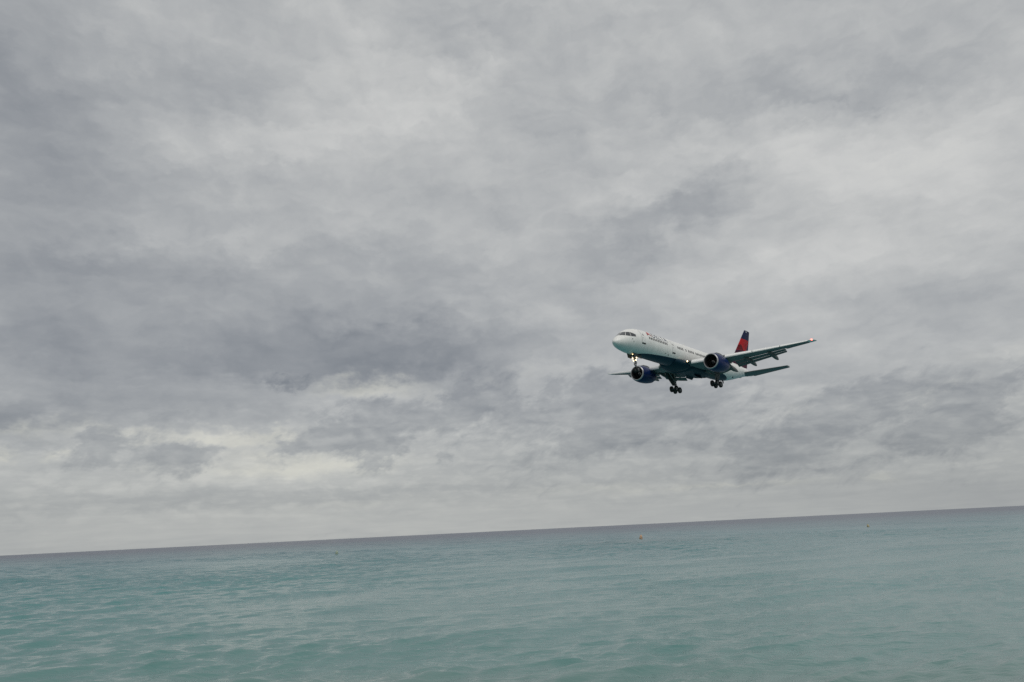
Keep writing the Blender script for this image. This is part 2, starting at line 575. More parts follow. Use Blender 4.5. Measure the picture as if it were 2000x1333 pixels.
def painted_fuselage():
    m = material('fuselage_paint', (0.80, 0.80, 0.78), rough=0.32)
    N = Nodes(m.node_tree)
    b = N.new('ShaderNodeBsdfPrincipled')
    o = N.new('ShaderNodeOutputMaterial')
    N.put(o.inputs[0], b.outputs[0])
    p = N.new('ShaderNodeTexCoord').outputs['Object']
    px, py, pz = N.xyz(p)
    xa = N.math('SUBTRACT', BX, px)
    za = N.math('ADD', pz, BZ)
    fc = N.new('ShaderNodeFloatCurve')
    pts = [(4.6, -2.15), (5.6, -1.86), (7.5, -1.62), (10, -1.44), (14, -1.24), (18, -1.12), (25, -1.05), (29, -1.08), (31.5, -1.2), (33.4, -1.45), (34.6, -1.75), (35.4, -2.2)]
    cv = fc.mapping.curves[0]
    while len(cv.points) < len(pts):
        cv.points.new(0.5, 0.5)
    for q, (xx, zz) in zip(cv.points, pts):
        q.location = (xx / 48.0, zz / 4.0 + 0.8)
    fc.mapping.update()
    N.put(fc.inputs['Value'], N.math('DIVIDE', xa, 48.0))
    lvl = N.math('MULTIPLY', N.math('SUBTRACT', fc.outputs[0], 0.8), 4.0)
    blue = N.math('LESS_THAN', za, lvl)
    blue = N.math('MULTIPLY', blue, N.math('MULTIPLY', N.math('GREATER_THAN', xa, 4.7), N.math('LESS_THAN', xa, 35.4)))
    # faint frames and rain streaks in the white paint
    st = N.noise(N.vmath('MULTIPLY', p, (1.6, 0.6, 0.35)), 1.3, 6, 0.65)
    white = N.mix(N.smooth(st, 0.35, 0.75), (0.84, 0.84, 0.815, 1), (0.74, 0.74, 0.71, 1))
    seam = N.math('LESS_THAN', N.math('FRACT', N.math('DIVIDE', xa, 2.54)), 0.012)
    white = N.mix(N.math('MULTIPLY', seam, 0.25), white, (0.35, 0.36, 0.36, 1))
    N.put(b.inputs['Base Color'], N.mix(blue, white, (0.007, 0.032, 0.060, 1)))
    N.put(b.inputs['Roughness'], N.mix(st, 0.24, 0.40, 'FLOAT'))
    N.put(b.inputs['Specular IOR Level'], N.mix(blue, 0.4, 0.12, 'FLOAT'))
    return m


def painted_fin():
    m = bpy.data.materials.new('fin_paint')
    m.use_nodes = True
    N = Nodes(m.node_tree)
    b = N.new('ShaderNodeBsdfPrincipled')
    o = N.new('ShaderNodeOutputMaterial')
    N.put(o.inputs[0], b.outputs[0])
    px, py, pz = N.xyz(N.new('ShaderNodeTexCoord').outputs['Object'])
    xa = N.math('SUBTRACT', BX, px)
    za = N.math('ADD', pz, BZ)

    def poly(pts):             # convex polygon, counter-clockwise in (xa, z)
        acc = None
        for (x0, z0), (x1, z1) in zip(pts, pts[1:] + pts[:1]):
            ex, ez = x1 - x0, z1 - z0
            e = N.math('MULTIPLY_ADD', xa, -ez, N.math('MULTIPLY_ADD', za, ex, ez * x0 - ex * z0))
            g = N.math('GREATER_THAN', e, 0.0)
            acc = g if acc is None else N.math('MULTIPLY', acc, g)
        return acc
    c = (0.005, 0.011, 0.052, 1)
    c = N.mix(poly([(36.0, 1.0), (45.5, 1.0), (45.3, 3.6), (43.4, 5.0), (41.0, 5.4)]), c, (0.050, 0.008, 0.030, 1))
    c = N.mix(poly([(40.0, 4.9), (44.9, 5.2), (46.8, 7.42), (45.9, 7.47), (43.0, 7.42)]), c, (0.42, 0.007, 0.011, 1))
    c = N.mix(poly([(40.0, 5.0), (43.62, 5.15), (42.9, 6.2), (41.3, 5.9)]), c, (0.12, 0.004, 0.008, 1))
    c = N.mix(poly([(43.9, 6.3), (44.7, 5.2), (46.6, 7.3), (45.9, 7.40)]), c, (0.32, 0.006, 0.012, 1))
    c = N.mix(poly([(45.58, 9.00), (46.05, 9.00), (46.05, 9.22), (45.58, 9.22)]), c, (0.6, 0.6, 0.62, 1))
    N.put(b.inputs['Base Color'], c)
    b.inputs['Roughness'].default_value = 0.5
    b.inputs['Specular IOR Level'].default_value = 0.1
    return m


M = {
    'fuse': painted_fuselage(),
    'fin': painted_fin(),
    'white': material('white_paint', (0.78, 0.78, 0.76), 0.35, noise=0.06, nscale=1.2),
    'wing': material('wing_grey_paint', (0.18, 0.19, 0.19), 0.5, spec=0.2, noise=0.14, nscale=0.9),
    'slat': material('bare_slat_metal', (0.78, 0.78, 0.77), 0.38, metal=0.25, noise=0.06, nscale=1.5),
    'flap': material('flap_grey_paint', (0.16, 0.17, 0.17), 0.5, spec=0.2, noise=0.12, nscale=1.4),
    'fairing': material('fairing_grey_paint', (0.12, 0.13, 0.13), 0.5, spec=0.2, noise=0.12, nscale=1.4),
    'blue': material('nacelle_blue_paint', (0.006, 0.019, 0.092), 0.33, spec=0.22, noise=0.08, nscale=1.0),
    'belly': material('belly_blue_paint', (0.007, 0.032, 0.052), 0.45, spec=0.15, noise=0.15, nscale=0.8),
    'lip': material('polished_lip', (0.42, 0.42, 0.43), 0.36, metal=0.85),
    'duct': material('inlet_liner', (0.035, 0.035, 0.040), 0.55),
    'blade': material('fan_blade', (0.045, 0.045, 0.05), 0.40, metal=0.5),
    'spin': material('spinner_grey', (0.06, 0.06, 0.065), 0.45),
    'mark': material('spinner_mark', (0.55, 0.55, 0.52), 0.5),
    'hot': material('exhaust_metal', (0.20, 0.19, 0.18), 0.42, metal=0.8, noise=0.2, nscale=4.0),
    'glass': material('cabin_glass', (0.015, 0.016, 0.018), 0.12),
    'wind': material('windshield_glass', (0.035, 0.040, 0.045), 0.06, coat=0.5),
    'gear': material('gear_steel', (0.20, 0.20, 0.20), 0.45, metal=0.3, noise=0.2, nscale=6.0),
    'tyre': material('tyre_rubber', (0.018, 0.018, 0.018), 0.8),
    'rim': material('wheel_rim', (0.14, 0.14, 0.14), 0.5),
    'door': material('gear_door_paint', (0.07, 0.08, 0.08), 0.6, spec=0.2),
    'dark': material('dark_recess', (0.02, 0.02, 0.02), 0.7),
    'seam': material('door_seam', (0.30, 0.31, 0.30), 0.6),
    'logo_red': material('emblem_red', (0.50, 0.012, 0.020), 0.4),
    'logo_dark': material('emblem_dark_red', (0.23, 0.008, 0.015), 0.4),
    'ink': material('lettering_blue', (0.012, 0.026, 0.09), 0.4),
    'lamp': material('landing_lamp_lens', (0.9, 0.8, 0.6), 0.3, emit=(1.0, 0.76, 0.45), estr=5.0),
    'gear_glow': material('gear_root_glow', (0.9, 0.8, 0.6), 0.3, emit=(1.0, 0.66, 0.34), estr=3.0),
    'red': material('red_position_lamp', (0.7, 0.05, 0.05), 0.3, emit=(1.0, 0.16, 0.12), estr=5.0),
}

# ---------------------------------------------------------------- the airliner
AFT = (0.63921543, 0.76858608, -0.02605894)
PORT = (0.76833794, -0.63971021, -0.02067975)
UP = (0.03256434, 0.00680326, 0.99944649)
NOSE = (14.39506, 107.67159, 26.09612 + CAM_H)
jet = bpy.data.objects.new('passenger_jet', None)
jet.empty_display_size = 5
link(jet)
rot3 = Matrix(((-AFT[0], PORT[0], UP[0]), (-AFT[1], PORT[1], UP[1]), (-AFT[2], PORT[2], UP[2])))
base = Vector(NOSE) + BX * Vector(AFT) + BZ * Vector(UP)
jet.matrix_world = Matrix.Translation(base) @ rot3.to_4x4()
tag(jet, 'white twin engine airliner with red and navy tail descending over the sea, wheels down', 'airplane')


def pchip(xs, ys, x):
    xs, ys, x = np.asarray(xs, float), np.asarray(ys, float), np.asarray(x, float)
    h = np.diff(xs)
    dl = np.diff(ys) / h
    m = np.zeros_like(ys)
    m[0], m[-1] = dl[0], dl[-1]
    for i in range(1, len(xs) - 1):
        if dl[i - 1] * dl[i] > 0:
            w1, w2 = 2 * h[i] + h[i - 1], h[i] + 2 * h[i - 1]
            m[i] = (w1 + w2) / (w1 / dl[i - 1] + w2 / dl[i])
    k = np.clip(np.searchsorted(xs, x) - 1, 0, len(h) - 1)
    t = (x - xs[k]) / h[k]
    return ((1 + 2 * t) * (1 - t) ** 2 * ys[k] + t * (1 - t) ** 2 * h[k] * m[k] + t * t * (3 - 2 * t) * ys[k + 1] + t * t * (t - 1) * h[k] * m[k + 1])


FS = np.array([  # x, half width, top, bottom
    (0, 0, -.92, -.92), (.1, .24, -.66, -1.13), (.3, .43, -.44, -1.29), (.7, .70, -.12, -1.47), (1.2, .95, .21, -1.61), (1.8, 1.20, .60, -1.73),
    (2.4, 1.40, 1.01, -1.81), (3.1, 1.58, 1.40, -1.88), (4.0, 1.73, 1.69, -1.94), (5.2, 1.83, 1.88, -1.98), (6.6, 1.88, 1.97, -2.0), (8, 1.88, 2.0, -2.0),
    (30, 1.88, 2.0, -2.0), (32.5, 1.88, 2.0, -1.95), (35, 1.83, 2.0, -1.70), (37, 1.70, 1.98, -1.32), (39, 1.50, 1.93, -.86), (41, 1.22, 1.85, -.36), (43, .90, 1.70, .12),
    (45, .56, 1.46, .50), (46.2, .34, 1.27, .70), (46.9, .20, 1.14, .80)])
SQ = np.sqrt(FS[:, 0])


def fprof(x):
    s = math.sqrt(max(x, 0.0))
    return [float(pchip(SQ, FS[:, i], s)) for i in (1, 2, 3)]


def fsurf(x, th, off=0.0):
    """fuselage skin: th = 0 at the crown, +90 at the port side"""
    w, zt, zb = fprof(x)
    zc = 0.5 * (zt + zb)
    h = 0.5 * (zt - zb)
    y, z = w * math.sin(th), zc + h * math.cos(th)
    if off:
        n = Vector((0, math.sin(th) * h, math.cos(th) * w))
        n.normalize()
        y += n.y * off
        z += n.z * off
    return (x, y, z)


def th_at_z(x, z):
    w, zt, zb = fprof(x)
    return math.acos(max(-1, min(1, (z - 0.5 * (zt + zb)) / (0.5 * (zt - zb)))))


def build_fuselage():
    xs = list(np.linspace(0, 1, 26) ** 2 * 8) + list(np.arange(9, 30.1, 1.0)) + list(np.linspace(30.6, 46.9, 34))
    nu = 64
    V, F = [], []
    for x in xs:
        for j in range(nu):
            V.append(v(*fsurf(x, 2 * math.pi * j / nu)))
    for i in range(len(xs) - 1):
        for j in range(nu):
            a, b2 = i * nu + j, i * nu + (j + 1) % nu
            F.append((a, b2, b2 + nu, a + nu))
    k = (len(xs) - 1) * nu
    F.append(tuple(range(k, k + nu)))
    o = mesh_obj('fuselage', V, F, M['fuse'], jet, sharp=50)
    return o


fuselage = build_fuselage()
ex = []
for x, r_ in ((46.9, 0.15), (46.97, 0.15), (46.97, 0.11), (46.4, 0.10)):
    ex.append([v(x, r_ * math.sin(a), 0.97 + r_ * math.cos(a)) for a in np.linspace(0, 2 * math.pi, 20, endpoint=False)])


def tube_faces(nring, n, close_end=False, close_start=False):
    F = []
    for i in range(nring - 1):
        for j in range(n):
            a, b2 = i * n + j, i * n + (j + 1) % n
            F.append((a, b2, b2 + n, a + n))
    if close_end:
        F.append(tuple(range((nring - 1) * n, nring * n)))
    if close_start:
        F.append(tuple(range(n))[::-1])
    return F


mesh_obj('tail_exhaust', sum(ex, []), tube_faces(4, 20, True), M['hot'], fuselage)


def skin_patch(name, x0, x1, z0, z1, mat, parent, off=0.012, side=1, nx=3, nz=6, round_=0.0, thick=0.02):
    """a panel lying on the fuselage skin between two stations and two heights"""
    V, F = [], []
    for layer in (off, off - thick):
        for i in range(nx + 1):
            for k in range(nz + 1):
                u, w = i / nx, k / nz
                x = x0 + (x1 - x0) * u
                z = z0 + (z1 - z0) * w
                if round_:
                    if i in (0, nx):
                        z = 0.5 * (z0 + z1) + (z - 0.5 * (z0 + z1)) * (1 - round_)
                p = fsurf(x, side * th_at_z(x, z), layer)
                V.append(v(*p))
    n = (nx + 1) * (nz + 1)
    for i in range(nx):
        for k in range(nz):
            a = i * (nz + 1) + k
            F.append((a, a + 1, a + nz + 2, a + nz + 1))
            F.append((n + a, n + a + nz + 1, n + a + nz + 2, n + a + 1))
    edge = [i * (nz + 1) for i in range(nx + 1)] + [nx * (nz + 1) + k for k in range(1, nz + 1)] + [i * (nz + 1) + nz for i in range(nx - 1, -1, -1)] + [k for k in range(nz - 1, 0, -1)]
    for a, b2 in zip(edge, edge[1:] + edge[:1]):
        F.append((a, b2, n + b2, n + a))
    return mesh_obj(name, V, F, mat, parent, smooth=True, sharp=40)


# doors
def cabin_door(x, w=0.84, z0=-0.42, z1=1.40):
    s = skin_patch('door_surround', x - w / 2 - .035, x + w / 2 + .035, z0 - .03, z1 + .035, M['seam'], fuselage, 0.006, nz=10)
    d = skin_patch('door', x - w / 2, x + w / 2, z0, z1, M['white'], fuselage, 0.016, nz=10)
    skin_patch('door_window', x - .09, x + .09, 0.62, 0.92, M['glass'], d, 0.024, nx=2, nz=3)
    skin_patch('door_handle', x - .30, x - .08, 0.22, 0.30, M['seam'], d, 0.024, nx=2, nz=1)
    skin_patch('door_sill', x - w / 2 - .02, x + w / 2 + .10, z0 - .20, z0 - .04, M['dark'], fuselage, 0.02, nx=3, nz=2)
    return s


cabin_door(5.32)
cabin_door(14.04)

# cabin windows on the side in view
wx = [7.0 + .505 * i for i in range(11)] + [15.47 + .51 * i for i in range(4)] + [18.06] + [18.97 + .51 * i for i in range(4)] + [21.4 + .5 * i for i in range(9)]
for x in wx:
    skin_patch('cabin_window', x - .15, x + .15, 0.36, 0.78, M['glass'], fuselage, 0.01, nx=4, nz=4, round_=0.3)


# cockpit panes: found by looking outwards from inside the flight deck
def skin_from(phi, z):
    """skin point in plan direction phi (0 = straight ahead) at height z from the flight deck axis at x = 3.6"""
    lo, hi = 0.0, 4.2
    for _ in range(40):
        r = 0.5 * (lo + hi)
        x, y = 3.6 - r * math.cos(phi), r * math.sin(phi)
        if x < 0.02:
            hi = r
            continue
        w, zt, zb = fprof(x)
        zc, h = 0.5 * (zt + zb), 0.5 * (zt - zb)
        inside = (y / w) ** 2 + ((z - zc) / h) ** 2 < 1
        if inside:
            lo = r
        else:
            hi = r
    return lo


def pane(phi0, phi1, zlo, zhi, off=0.015):
    n, k = 6, 5
    V, F = [], []
    for layer in (off, off - 0.04):
        for i in range(n + 1):
            ph = phi0 + (phi1 - phi0) * i / n
            a, b2 = zlo(i / n), zhi(i / n)
            for q in range(k + 1):
                z = a + (b2 - a) * q / k
                r = skin_from(ph, z) + layer
                V.append(v(3.6 - r * math.cos(ph), r * math.sin(ph), z + layer * 0.5))
    m_ = (n + 1) * (k + 1)
    for i in range(n):
        for q in range(k):
            a = i * (k + 1) + q
            F.append((a, a + 1, a + k + 2, a + k + 1))
    return V, F


for s in (1, -1):
    for (p0, p1, zl, zh) in ((1.8, 25, (.22, .17), (.84, .84)), (27.0, 50, (.165, .125), (.84, .82)), (52.5, 86, (.115, .17), (.81, .50))):
        V, F = pane(rad(p0) * s, rad(p1) * s, lambda u, zl=zl: zl[0] + (zl[1] - zl[0]) * u, lambda u, zh=zh: zh[0] + (zh[1] - zh[0]) * u)
        mesh_obj('cockpit_window', V, F, M['wind'], fuselage)

# emblem and lettering above the windows
Z_TXT = 0.88                                   # lower edge of the lettering


def on_skin(x, arc, off=0.014):
    """arc metres up along the skin from the lettering's lower edge"""
    th = th_at_z(x, Z_TXT) - arc / 1.95
    return v(*fsurf(x, th, off))


def flat_print(name, tris_fn, mat, parent):
    bm = bmesh.new()
    tris_fn(bm)
    for axis, vals in ((1, np.arange(0.1, 1.6, 0.1)), (0, np.arange(6.0, 13.0, 0.25))):
        for c in vals:
            no = (1, 0, 0) if axis == 0 else (0, 1, 0)
            co = (c, 0, 0) if axis == 0 else (0, c, 0)
            bmesh.ops.bisect_plane(bm, geom=bm.verts[:] + bm.edges[:] + bm.faces[:], plane_co=co, plane_no=no, dist=1e-5)
    bmesh.ops.triangulate(bm, faces=bm.faces)
    me = bpy.data.meshes.new(name)
    for w in bm.verts:
        w.co = on_skin(w.co.x, w.co.y)
    bm.to_mesh(me)
    bm.free()
    me.materials.append(mat)
    return link(bpy.data.objects.new(name, me), parent)


def poly_fn(*polys):
    def f(bm):
        for p in polys:
            bm.faces.new([bm.verts.new((a, b2, 0)) for a, b2 in p])
    return f


X0, H = 6.75, 1.10
flat_print('emblem', poly_fn([(X0, 0.48), (X0 + .52, 0.36), (X0 + .52, H)], [(X0 + .52, 0.36), (X0 + 1.04, 0.48), (X0 + .52, H)]), M['logo_red'], fuselage)
flat_print('emblem_base', poly_fn([(X0 - .22, 0.02), (X0 + .50, 0.28), (X0 - .02, 0.42)], [(X0 + .54, 0.28), (X0 + 1.26, 0.02), (X0 + 1.06, 0.42)]), M['logo_dark'], fuselage)

fc = bpy.data.curves.new('lettering', 'FONT')
fc.body = 'DELTA'
fc.size = 1.0
fc.space_character = 1.12
fo = bpy.data.objects.new('lettering_source', fc)
COL.objects.link(fo)
dg = bpy.context.evaluated_depsgraph_get()
tm = bpy.data.meshes.new_from_object(fo.evaluated_get(dg))
bpy.data.objects.remove(fo)
bpy.data.curves.remove(fc)
co = np.array([w.co[:] for w in tm.vertices])
tw_, thh = np.ptp(co[:, 0]), np.ptp(co[:, 1])


def letters(bm):
    bm.from_mesh(tm)
    for w in bm.verts:
        w.co = (8.20 + (w.co.x - co[:, 0].min()) / tw_ * 4.45, (w.co.y - co[:, 1].min()) / thh * 0.98, 0)


flat_print('airline_lettering', letters, M['ink'], fuselage)
bpy.data.meshes.remove(tm)


# ---- belly fairing under the wing box
def build_belly():
    V, nu = [], 40
    xs = np.linspace(15.2, 29.2, 36)
    for x in xs:
        t = (x - 15.2) / 14.0
        k = min(1, math.sin(math.pi * min(t / 0.56, 1) / 2)) ** 0.8 if t < 0.28 else (1.0 if t < 0.62 else math.cos(math.pi / 2 * (t - 0.62) / 0.38) ** 0.8)
        k = max(0.0, min(1.0, (math.sin(math.pi / 2 * min(1, t / 0.25)) ** 0.8) if t < 0.25 else k))
        hw = 1.50 + 0.72 * k
        bot = -1.90 - 0.62 * k
        top = -0.85
        for j in range(nu):
            a = 2 * math.pi * j / nu
            sy, cz = math.sin(a), math.cos(a)
            y = hw * math.copysign(abs(sy) ** 0.8, sy)
            z = 0.5 * (top + bot) + 0.5 * (top - bot) * math.copysign(abs(cz) ** 0.8, cz)
            V.append(v(x, y, z))
    return mesh_obj('belly_fairing', V, tube_faces(len(xs), nu, True, True), M['belly'], jet)


belly = build_belly()
for (x, y, w) in ((26.2, 0.55, .32), (25.2, -0.4, .2), (36.6, 0.62, .0)):
    if w:
        V = [v(x + a, y + b2, -2.50 + c) for c in (0, .06) for a, b2 in ((-w, -.12), (w, -.12), (w, .12), (-w, .12))]
        mesh_obj('belly_vent', V, [(0, 1, 2, 3), (4, 7, 6, 5), (0, 4, 5, 1), (1, 5, 6, 2), (2, 6, 7, 3), (3, 7, 4, 0)], M['dark'], belly, smooth=False)
skin_patch('outflow_valve', 35.6, 36.2, -1.20, -1.02, M['dark'], fuselage, 0.012, nx=2, nz=2)
skin_patch('service_panel', 11.55, 11.8, -1.02, -.85, M['seam'], fuselage, 0.012, nx=2, nz=2)
skin_patch('service_panel', 12.5, 12.8, -1.12, -.95, M['seam'], fuselage, 0.012, nx=2, nz=2)
skin_patch('pitot_probe', 2.6, 2.8, -.30, -.22, M['seam'], fuselage, 0.05, nx=2, nz=2)
skin_patch('pitot_probe', 2.9, 3.05, -.62, -.54, M['seam'], fuselage, 0.05, nx=2, nz=2)


# ---- wings
LE0, SWEEP = 16.3, 0.556


def w_le(y):
    return LE0 + SWEEP * y


def w_te(y):
    return 25.15 if y < 6.4 else 25.15 + (y - 6.4) * (28.25 - 25.15) / (18.75 - 6.4)


def w_z(y):
    t = max(0.0, y - 1.9)
    return -1.42 + t * 0.118 + 0.0016 * t * t


def w_inc(y):
    return rad(3.6 - 4.0 * (y / 18.75))


def w_t(y):
    return 0.135 - 0.035 * min(1, y / 12)


def foil(u, t, camber=0.015):
    yt = 5 * t * (0.2969 * math.sqrt(u) - 0.126 * u - 0.3516 * u * u + 0.2843 * u ** 3 - 0.1036 * u ** 4)
    yc = camber * math.sin(math.pi * u)
    return yc + yt, yc - yt


def chord_pt(y, u, h, s):
    c = w_te(y) - w_le(y)
    a = w_inc(y)
    return v(w_le(y) + c * (u * math.cos(a) + h * math.sin(a)), s * y, w_z(y) + c * (h * math.cos(a) - u * math.sin(a)))


def loft(name, ys, sec, mat, parent, s, sharp=45, smooth=True):
    V, n = [], None
    for y in ys:
        pts = sec(y)
        n = len(pts)
        V += pts
    return mesh_obj(name, V, tube_faces(len(ys), n, True, True), mat, parent, sharp=sharp, smooth=smooth)


US = [0, .004, .015, .04, .08, .14, .22, .32, .44, .56, .68]


def build_wing(s):
    FLAP_U = 0.775

    def main_sec(y, s=s):
        ue = FLAP_U if y < 17.85 else 1.0
        us = [u for u in US] + [ue]
        up = [chord_pt(y, u, foil(u, w_t(y))[0], s) for u in us]
        lo = [chord_pt(y, u, foil(u, w_t(y))[1], s) for u in us]
        return up[::-1] + lo[1:]
    ys = [1.2, 1.9, 3, 4.5, 6.4, 8, 10, 12, 14, 16, 17.84]
    tip = [17.86, 18.3, 18.6, 18.78]
    wing = loft('wing', ys, main_sec, M['wing'], jet, s)

    def tip_sec(y):
        us = US + [.84, 1.0]
        k = 1.0 - max(0, (y - 18.3) / 0.48) ** 2 * 0.55
        le = max(0, (y - 18.3) / 0.48) ** 2 * 0.30
        up, lo = [], []
        for u in us:
            uu = le + (1 - le) * u
            a, b2 = foil(u, w_t(y) * k)
            up.append(chord_pt(y, uu, a, s))
            lo.append(chord_pt(y, uu, b2, s))
        return up[::-1] + lo[1:]
    loft('wing_tip', tip, tip_sec, M['white'], wing, s)
    # aileron
    def ail(y):
        return [chord_pt(y, u, h, s) for u, h in ((.785, .030), (.86, .024), (1.0, .002), (1.0, -.002), (.86, -.018), (.785, -.026))]
    loft('aileron', [14.5, 16, 17.8], ail, M['flap'], wing, s)
    # leading edge slats, run out forwards and down
    def slat(y):
        c = w_te(y) - w_le(y)
        k = min(1.0, 0.80 / (c * 0.13))
        prof = [(.105, .052), (.06, .062), (.02, .050), (-.012, .022), (-.030, -.012), (-.034, -.045), (-.020, -.060), (.000, -.040), (.02, -.004), (.055, .030)]
        d = rad(26)
        out = []
        for u, h in prof:
            uu, hh = u * k, h * k
            ur = uu * math.cos(d) - hh * math.sin(d) * -1 * 0 - 0.052 * k
            hr = hh - 0.030 * k
            out.append(chord_pt(y, ur, hr, s))
        return out
    loft('slat', [2.9, 4.2, 5.5], slat, M['slat'], wing, s)
    for a, b2 in ((7.3, 10.8), (10.9, 14.4), (14.5, 18.0)):
        loft('slat', list(np.linspace(a, b2, 5)), slat, M['slat'], wing, s)
    # double slotted flaps
    def flap_sec(y, x0, z0, ch, ang, t):
        out_u, out_l = [], []
        for u in (0, .03, .1, .25, .5, .75, 1.0):
            yt = 5 * t * (0.2969 * math.sqrt(u) - 0.126 * u - 0.3516 * u * u + 0.2843 * u ** 3 - 0.1036 * u ** 4)
            yc = 0.04 * math.sin(math.pi * u)
            for lst, h in ((out_u, yc + yt), (out_l, yc - yt)):
                lst.append(v(x0 + ch * (u * math.cos(ang) + h * math.sin(ang)), s * y, z0 + ch * (h * math.cos(ang) - u * math.sin(ang))))
        return out_u[::-1] + out_l[1:]

    def te_point(y):
        c = w_te(y) - w_le(y)
        a = w_inc(y)
        return w_le(y) + c * FLAP_U * math.cos(a), w_z(y) - c * FLAP_U * math.sin(a), min(c, 6.6)
    for a, b2 in ((2.05, 6.1), (7.0, 14.35)):
        yy = list(np.linspace(a, b2, 6))

        def fore(y):
            x, z, c = te_point(y)
            return flap_sec(y, x + .025 * c, z - .018 * c, .18 * c, rad(21), .17)

        def aft(y):
            x, z, c = te_point(y)
            x1, z1 = x + .025 * c + .18 * c * math.cos(rad(21)), z - .018 * c - .18 * c * math.sin(rad(21))
            return flap_sec(y, x1 - .004 * c, z1 - .007 * c, .125 * c, rad(34), .14)
        fl = loft('flap', yy, fore, M['flap'], wing, s)
        loft('aft_flap', yy, aft, M['flap'], fl, s)
    # flap track fairings: canoes hanging under the flaps with drooped tails
    for (y, tx, tz) in ((5.6, 28.4, -1.88), (8.95, 28.15, -1.44), (12.25, 29.0, -0.80)):
        c = w_te(y) - w_le(y)
        x0 = w_le(y) + 0.46 * c
        z0 = w_z(y) - 0.46 * c * math.sin(w_inc(y)) - 0.05 * c
        path = []
        L = tx - x0
        xm, zm = x0 + 0.52 * L, z0 - 0.20
        prof = ((0, .02, .02), (.08, .15, .18), (.2, .23, .30), (.4, .28, .38), (.58, .30, .42), (.75, .27, .38), (.88, .18, .27), (.96, .08, .13), (1, .01, .015))
        V = []
        for u, rw, rh in prof:
            if u <= .52:
                cx, cz = x0 + L * u, z0 + (zm - z0) * (u / .52)
            else:
                q = (u - .52) / .48
                cx, cz = xm + (tx - xm) * q, zm + (tz - zm) * q ** 1.15
            for j in range(14):
                aa = 2 * math.pi * j / 14
                V.append(v(cx, s * y + rw * math.sin(aa), cz + rh * math.cos(aa)))
        mesh_obj('flap_track_fairing', V, tube_faces(len(prof), 14, True, True), M['fairing'], wing)
    # position lamp in the tip
    V = []
    for u, r_ in ((0, .01), (.1, .06), (.25, .10), (.45, .095), (.6, .05)):
        for j in range(10):
            aa = 2 * math.pi * j / 10
            V.append(v(w_le(18.45) - .10 + u, s * (18.45) + r_ * math.sin(aa) * 1.5, w_z(18.45) + .04 + r_ * math.cos(aa)))
    mesh_obj('position_lamp', V, tube_faces(5, 10, True, True), M['red'] if s > 0 else M['white'], wing)
    # landing lamp in the wing root
    V, cx = [], w_le(2.3)
    for u, r_ in ((-.16, .02), (-.15, .09), (-.10, .11)):
        for j in range(14):
            aa = 2 * math.pi * j / 14
            V.append(v(cx + u - .20, s * 2.32 + r_ * math.sin(aa), w_z(2.3) + 0.0 + r_ * math.cos(aa)))
    mesh_obj('landing_lamp', V, tube_faces(3, 14, True, True), M['lamp'], wing)
    V = []
    for u, r_ in ((-.10, .13), (-.08, .19), (.3, .19)):
        for j in range(14):
            aa = 2 * math.pi * j / 14
            V.append(v(cx + u - .20, s * 2.32 + r_ * math.sin(aa), w_z(2.3) + 0.0 + r_ * math.cos(aa)))
    mesh_obj('lamp_housing', V, tube_faces(3, 14, True, True), M['dark'], wing)
    return wing


for s in (1, -1):
    build_wing(s)


# ---- engines
def revolve(name, prof, cx, cy, cz, mat, parent, n=48, close_end=False, close_start=False, sharp=40):
    V = []
    for x, r_ in prof:
        for j in range(n):
            a = 2 * math.pi * j / n
            V.append(v(cx + x, cy + r_ * math.sin(a), cz + r_ * math.cos(a)))
    return mesh_obj(name, V, tube_faces(len(prof), n, close_end, close_start), mat, parent, sharp=sharp)


